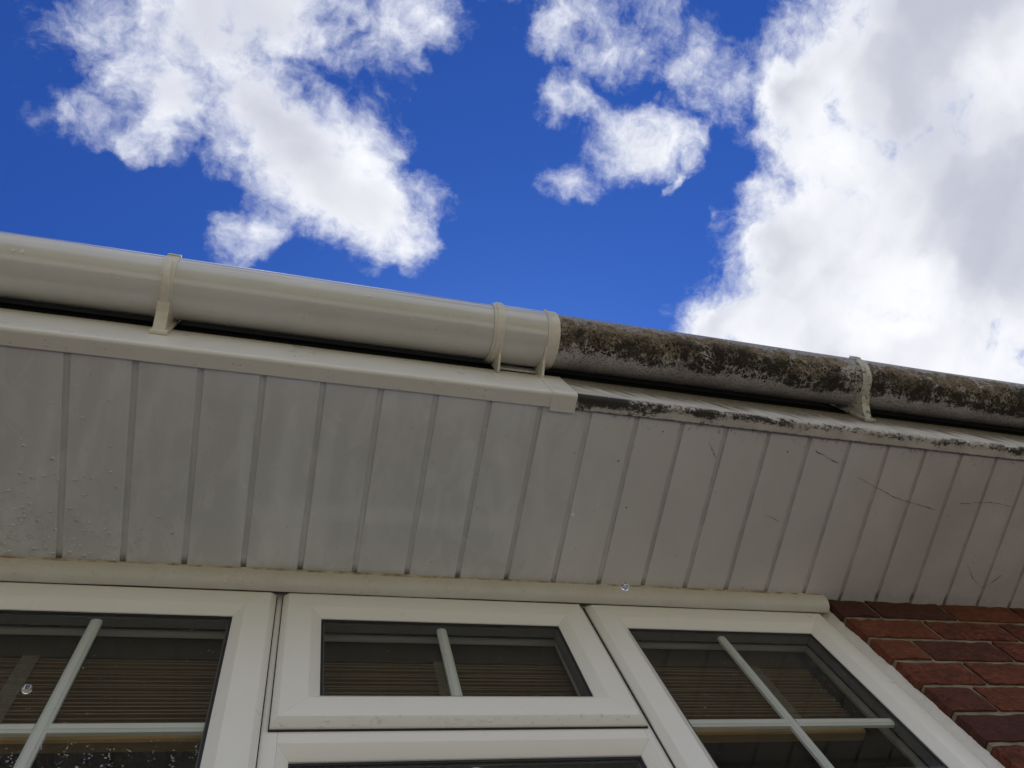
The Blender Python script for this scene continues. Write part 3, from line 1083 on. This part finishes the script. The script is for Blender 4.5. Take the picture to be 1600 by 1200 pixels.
un = root('gutter_union', (0.41, GY, GZ - 0.06), 'white gutter union with two ribbed collars joining clean and dirty gutter', 'gutter union')
SL = [(0.3655, 0.0566), (0.3655, 0.0590), (0.4545, 0.0590), (0.4545, 0.0566)]
v, f = lathe_arc(SL, -90, 93, 44)
mesh('sleeve', v, f, M['gutter'], un, smooth=30)
C1 = [(0.3440, 0.0570), (0.3440, 0.0592), (0.3446, 0.0600), (0.3462, 0.0604), (0.3484, 0.0602), (0.3490, 0.0596), (0.3496, 0.0602), (0.3502, 0.0620), (0.3512, 0.0627), (0.3640, 0.0627), (0.3650, 0.0620), (0.3653, 0.0570)]
C2 = [(0.4547, 0.0570), (0.4547, 0.0622), (0.4553, 0.0632), (0.4574, 0.0632), (0.4580, 0.0622), (0.4584, 0.0608), (0.4592, 0.0606), (0.4790, 0.0603), (0.4800, 0.0596), (0.4804, 0.0570)]
for c in (C1, C2):
    v, f = lathe_arc(c, -90, 96, 44)
    mesh('collar', v, f, M['bracket'], un, smooth=30)
GUS = [(-0.4000, 0.0920), (-0.4000, 0.175), (-0.4085, 0.160), (-0.4160, 0.1330), (-0.4300, 0.1180), (-0.4480, 0.1075), (-0.4640, 0.1030), (-0.4560, 0.1005), (-0.4350, 0.1030), (-0.4060, 0.0915)]
for gx in (0.3625, 0.4545):
    v, f = plate(GUS, gx - 0.0022, gx + 0.0022)
    mesh('gusset', v, f, M['bracket'], un)
v, f = box(0.3650, 0.4520, -0.4035, -0.3995, 0.1240, 0.2130, 0.0005)
mesh('back_plate', v, f, M['gutter'], un)


def bracket(x0, x1, mat, label, rib):
    b_ = root('gutter_bracket', ((x0 + x1) / 2, -0.40, 0.06), label, 'gutter bracket', 'brackets holding the gutter')
    r0, r1 = 0.0562, 0.0588
    secs = [(x0, r0), (x0, r1 - 0.0005), (x0 + 0.0005, r1), (x1 - 0.0005, r1), (x1, r1 - 0.0005), (x1, r0)]
    v, f = lathe_arc(secs, -84, 94, 44)
    lipb = plate([(GY - r0, GZ + 0.001), (GY - r1 - 0.0022, GZ + 0.0005), (GY - r1 - 0.0024, GZ + 0.0105), (GY - r1 + 0.007, GZ + 0.0125), (GY - r1 + 0.007, GZ + 0.0102), (GY - r0 - 0.0006, GZ + 0.0098)], x0 + 0.0003, x1 - 0.0003)
    v, f = join([(v, f), lipb])
    mesh('strap', v, f, mat, b_, smooth=35)
    # raised rib along the strap, running out near the lip
    xc, hw = rib
    n = 30
    v, f = [], []
    for i in range(n + 1):
        a_ = -38 + (70 + 38) * i / n
        a = math.radians(a_)
        h = 0.0058 * min(1.0, (70 - a_) / 40.0 + 0.02)
        wd = hw * (1.0 - 0.62 * (a_ + 38) / 108.0)
        for (dx_, rr) in ((-hw, r1 - 0.001), (-hw * 0.8, r1 + h * 0.8), (-hw * 0.45, r1 + h), (hw * 0.45, r1 + h), (hw * 0.8, r1 + h * 0.8), (hw, r1 - 0.001)):
            v.append((xc + dx_ / hw * wd, GY - rr * math.sin(a), GZ - rr * math.cos(a)))
    for i in range(n):
        for j in range(6):
            p_, q_ = i * 6 + j, i * 6 + (j + 1) % 6
            f.append((p_, q_, q_ + 6, p_ + 6))
    f += [tuple(range(6)), tuple(range(n * 6, n * 6 + 6))]
    mesh('rib', v, f, mat, b_, smooth=35)
    arm = [(-0.4005, 0.0720), (-0.4005, 0.165), (-0.4090, 0.155), (-0.4180, 0.130), (-0.4330, 0.115), (-0.4500, 0.107), (-0.4500, 0.1010), (-0.4330, 0.0960), (-0.4100, 0.0790)]
    v, f = plate(arm, xc - hw * 1.02, xc + hw * 1.02)
    mesh('arm', v, f, mat, b_)
    cx = (x0 + x1) / 2
    v, f = box(cx - 0.0145, cx + 0.0150, -0.4062, -0.3993, 0.0640, 0.2100, 0.0012)
    mesh('foot_plate', v, f, mat, b_)
    return b_


bracket(-0.2610, -0.2385, M['bracket'], 'white gutter bracket with a centre rib on the clean gutter', (-0.2505, 0.0098))
bracket(1.2120, 1.2355, M['grime_bracket'], 'greenish stained gutter bracket on the dirty gutter', (1.2250, 0.0098))

# black felt tray closing the eaves behind the gutter
v, f = [(-1.4, -0.3945, 0.2155), (2.45, -0.3945, 0.2155), (2.45, -0.462, 0.198), (-1.4, -0.462, 0.198)], [(0, 1, 2, 3)]
v += [(a, b, c + 0.002) for a, b, c in v]
f = [(0, 1, 2, 3), (7, 6, 5, 4), (0, 4, 5, 1), (1, 5, 6, 2), (2, 6, 7, 3), (3, 7, 4, 0)]
vv, ff = box(-1.4, 2.45, -0.3960, -0.3800, 0.1205, 0.2150)  # black strip added to stand in for the deep shade above the fascia
tag(mesh('eaves_shade_strip', vv, ff, M['felt']), 'black strip added above the fascia boards as the deep shade behind the gutter', 'shade strip')
# ------------------------------------------------------------------ roof (hidden behind the gutter from below)
rp = math.tan(math.radians(32))
def rz(y):
    return 0.222 + (y + 0.43) * rp
rfv = [(-1.45, -0.43, rz(-0.43)), (-1.45, 3.6, rz(3.6)), (-1.45, 3.6, rz(3.6) - 0.05), (-1.45, -0.36, rz(-0.36) - 0.05)]
n = 4
rv2 = [(x, b, c) for x in (-9.0, 11.0) for _, b, c in rfv]
rff = [(j, (j + 1) % n, n + (j + 1) % n, n + j) for j in range(n)] + [tuple(range(n)), tuple(range(n, 2 * n))]
back = [(x, b, c) for x in (-9.0, 11.0) for b, c in ((3.61, rz(3.6)), (7.6, 0.2), (7.55, 0.15), (3.61, rz(3.6) - 0.05))]
rr = join([(rv2, rff), (back, rff)])
tag(mesh('roof', rr[0], rr[1], M['roof']), kind='structure')
fe = mesh('eaves_felt', v, f, M['felt'])
tag(fe, 'black felt strip lapping from the roof edge into the gutter', 'roofing felt')

# ------------------------------------------------------------------ rain drops
def dome(c, nrm, r, h, seed=0):
    """flattened water bead on a surface at c with outward normal nrm"""
    nv = Vector(nrm).normalized()
    t1 = nv.orthogonal().normalized()
    t2 = nv.cross(t1)
    rr_ = random.Random(seed)
    ex = 1 + rr_.uniform(-0.2, 0.35)
    th = rr_.uniform(0, 6.28)
    t1, t2 = t1 * math.cos(th) + t2 * math.sin(th), t2 * math.cos(th) - t1 * math.sin(th)
    v, f = [], []
    R_, S_ = 4, 9
    for i in range(R_):
        a = math.pi / 2 * i / R_
        for j in range(S_):
            b = 2 * math.pi * j / S_
            p = Vector(c) + (t1 * math.cos(b) * ex + t2 * math.sin(b)) * r * math.cos(a) + nv * (h * math.sin(a) + 0.00003)
            v.append(tuple(p))
    v.append(tuple(Vector(c) + nv * h))
    for i in range(R_ - 1):
        for j in range(S_):
            f.append((i * S_ + j, i * S_ + (j + 1) % S_, (i + 1) * S_ + (j + 1) % S_, (i + 1) * S_ + j))
    for j in range(S_):
        f.append(((R_ - 1) * S_ + j, (R_ - 1) * S_ + (j + 1) % S_, R_ * S_))
    return v, f


rd = random.Random(99)
D = []
for i in range(300):
    x = -0.50 + abs(rd.gauss(0, 0.14))
    y = -0.003 - abs(rd.gauss(0, 0.07))
    g = (x - X0G + 0.0056) % 0.1
    if g < 0.013 or y < -0.30:
        continue
    r = min(0.0048, 0.0012 + abs(rd.gauss(0, 0.0018)))
    D.append(dome((x, y, -0.0006), (0, 0, -1), r, r * 0.65, i))
for i in range(60):
    x = rd.uniform(-0.45, 0.9)
    y = rd.uniform(-0.34, -0.01)
    if (x - X0G + 0.0056) % 0.1 < 0.013:
        continue
    r = rd.uniform(0.0012, 0.0030)
    D.append(dome((x, y, -0.0006), (0, 0, -1), r, r * 0.6, 900 + i))
v, f = join(D)
tag(mesh('rain_droplets', v, f, M['bead'], smooth=70), 'small rain droplets beaded on the soffit near the rounded trim', 'droplets', kind='stuff')

D = []
for i in range(150):
    x = rd.uniform(-0.5, 1.15) if i % 2 else rd.uniform(-0.5, 0.4)
    t = rd.uniform(0.15, 1.45)
    c = (x, 0.0235 - 0.0234 * math.cos(t) + twob(x, 0, 0)[0], -0.0085 - 0.0242 * math.sin(t))
    nrm = (0, -math.cos(t), -math.sin(t))
    r = min(0.0030, 0.0008 + abs(rd.gauss(0, 0.0011)))
    D.append(dome(c, nrm, r, r * 0.6, 2000 + i))
v, f = join(D)
tag(mesh('rain_droplets', v, f, M['bead'], smooth=70), 'rain droplets hanging on the rounded trim above the window', 'droplets', kind='stuff')

D = []
for i in range(46):
    x = rd.uniform(-0.5, 0.44)
    y = rd.uniform(-0.391, -0.371)
    r = min(0.0036, 0.0008 + abs(rd.gauss(0, 0.0012)))
    D.append(dome((x, y, -0.0052 + 0.0003 * math.sin(x * 5.0)), (0, 0, -1), r, r * 0.6, 3000 + i))
v, f = join(D)
tag(mesh('rain_droplets', v, f, M['bead'], smooth=70), 'rain droplets under the lip of the clean fascia', 'droplets', kind='stuff')

D = []
for i in range(40):
    x = rd.uniform(-0.5, 0.32)
    a = math.radians(rd.uniform(-35, 55))
    c = (x, GY - GR * math.sin(a) + gwob(x, 0, 0)[0], GZ - GR * math.cos(a) + gwob(x, 0, 0)[1])
    r = min(0.0034, 0.0010 + abs(rd.gauss(0, 0.0014)))
    D.append(dome(c, (0, -math.sin(a), -math.cos(a)), r, r * 0.5, 4000 + i))
v, f = join(D)
tag(mesh('rain_droplets', v, f, M['bead'], smooth=70), 'rain droplets on the belly of the clean gutter', 'droplets', kind='stuff')

D = []
for i in range(80):
    x = rd.uniform(0.022, 0.578)
    u = rd.random()
    z = -0.3680 + 0.0004 + u * 0.0090
    y = 0.0366 - u * 0.0096
    nrm = (0, -0.7, -0.7)
    r = min(0.0030, 0.0008 + abs(rd.gauss(0, 0.0011)))
    D.append(dome((x, y, z), nrm, r, r * 0.75, 5000 + i))
v, f = join(D)
tag(mesh('rain_droplets', v, f, M['bead'], smooth=70), 'rain droplets along the bottom edge of the small middle sash', 'droplets', kind='stuff')

D = []
for i in range(520):
    col_ = rd.choice([-0.47 + 0.026 * q for q in range(16)]) + rd.gauss(0, 0.004)
    z = -0.385 - abs(rd.gauss(0, 0.06)) if i % 5 else rd.uniform(-0.36, -0.10)
    if not (-0.485 < col_ < -0.075):
        continue
    r = min(0.0021, 0.0005 + abs(rd.gauss(0, 0.0006)))
    D.append(dome((col_ if i % 5 else rd.uniform(-0.48, -0.08), YG, z), (0, -1, 0), r, r * 0.7, 6000 + i))
for i in range(130):
    x, z = rd.uniform(0.68, 1.09), -0.12 - abs(rd.gauss(0.1, 0.12))
    r = min(0.0020, 0.0005 + abs(rd.gauss(0, 0.0006)))
    D.append(dome((x, YG, z), (0, -1, 0), r, r * 0.7, 7000 + i))
for i in range(45):
    x, z = rd.uniform(0.08, 0.515), rd.uniform(-0.31, -0.12)
    r = min(0.0018, 0.0005 + abs(rd.gauss(0, 0.0005)))
    D.append(dome((x, YG, z), (0, -1, 0), r, r * 0.7, 8000 + i))
v, f = join(D)
tag(mesh('rain_droplets', v, f, M['bead'], smooth=70), 'rain droplets running down the outside of the panes', 'droplets', kind='stuff')


def falling(d, dist, r, label):
    d = Vector(d).normalized()
    c = Vector((0.0, -0.7273, -1.2845)) + d * dist
    bm = bmesh.new()
    bmesh.ops.create_uvsphere(bm, u_segments=20, v_segments=12, radius=r)
    for q in bm.verts:
        if q.co.z > 0:
            q.co.z *= 1.25
    v = [(c.x + q.co.x, c.y + q.co.y, c.z + q.co.z) for q in bm.verts]
    bm.verts.index_update()
    f = [tuple(q.index for q in fc.verts) for fc in bm.faces]
    bm.free()
    tag(mesh('water_drop', v, f, M['water'], smooth=180, loc=c), label, 'water drop', 'drops falling from the eaves')


falling((0.42496, 0.44727, 0.78699), 0.50, 0.0026, 'clear falling water drop in front of the rounded trim')
falling((-0.24504, 0.59075, 0.76874), 0.45, 0.0022, 'pale falling water drop in front of the blind slats')
falling((0.35970, 0.38061, 0.85191), 0.60, 0.0014, 'tiny falling water drop in front of the soffit boards')


# ------------------------------------------------------------------ sooty cobweb strands on the old soffit
def strand(pts, r, seed, label):
    rr_ = random.Random(seed)
    v, f = [], []
    P_ = []
    for (a, b) in zip(pts[:-1], pts[1:]):
        n = max(2, int((Vector(b) - Vector(a)).length / 0.006))
        for i in range(n):
            P_.append(Vector(a).lerp(Vector(b), i / n))
    P_.append(Vector(pts[-1]))
    for i, p in enumerate(P_):
        d = (P_[min(i + 1, len(P_) - 1)] - P_[max(i - 1, 0)]).normalized()
        s = d.cross(Vector((0, 0, 1))).normalized()
        p = p + s * rr_.uniform(-0.0012, 0.0012)
        rad = r * rr_.choice([0.35, 0.5, 0.7, 1.0, 1.6]) * (0.4 if i in (0, len(P_) - 1) else 1)
        for j in range(4):
            t = j * math.pi / 2
            v.append(tuple(p + s * math.cos(t) * rad + Vector((0, 0, 1)) * (math.sin(t) * rad)))
    for i in range(len(P_) - 1):
        for j in range(4):
            a0, b0 = i * 4 + j, i * 4 + (j + 1) % 4
            f.append((a0, b0, b0 + 4, a0 + 4))
    f += [(0, 1, 2, 3), tuple(len(v) - 4 + j for j in range(4))]
    tag(mesh('cobweb_strand', v, f, M['web'], smooth=80), label, 'cobweb', 'cobweb strands on the old soffit')


Zw = -0.0009
strand([(1.0525, -0.3386, Zw), (1.0837, -0.3270, Zw), (1.1201, -0.3157, Zw)], 0.00042, 56, 'short dark cobweb strand just under the grimy fascia lip')
strand([(1.1772, -0.2895, Zw), (1.2195, -0.2750, Zw), (1.2945, -0.2489, Zw), (1.3321, -0.2426, Zw), (1.4147, -0.2284, Zw)], 0.00042, 61, 'long sagging dark cobweb strand crossing three soffit grooves')
strand([(1.4690, -0.2486, Zw), (1.5273, -0.2565, Zw), (1.5639, -0.2594, Zw), (1.6237, -0.2543, Zw)], 0.00042, 66, 'level dark cobweb strand beyond the long sagging one on the soffit')
strand([(0.9757, -0.1829, Zw), (0.9961, -0.1784, Zw), (1.0129, -0.1706, Zw)], 0.00042, 55, 'tiny dark cobweb strand in the middle of a soffit board')
strand([(0.7983, -0.3332, Zw), (0.8139, -0.3138, Zw), (0.8268, -0.2996, Zw)], 0.00042, 77, 'faint curved cobweb strand on a soffit board just past the fascia joint cover')
strand([(1.5626, -0.0932, Zw), (1.5897, -0.0604, Zw), (1.6296, -0.0399, Zw), (1.6533, -0.0584, Zw), (1.6733, -0.0768, Zw)], 0.00042, 51, 'looped cobweb strand near the top of the brick wall')
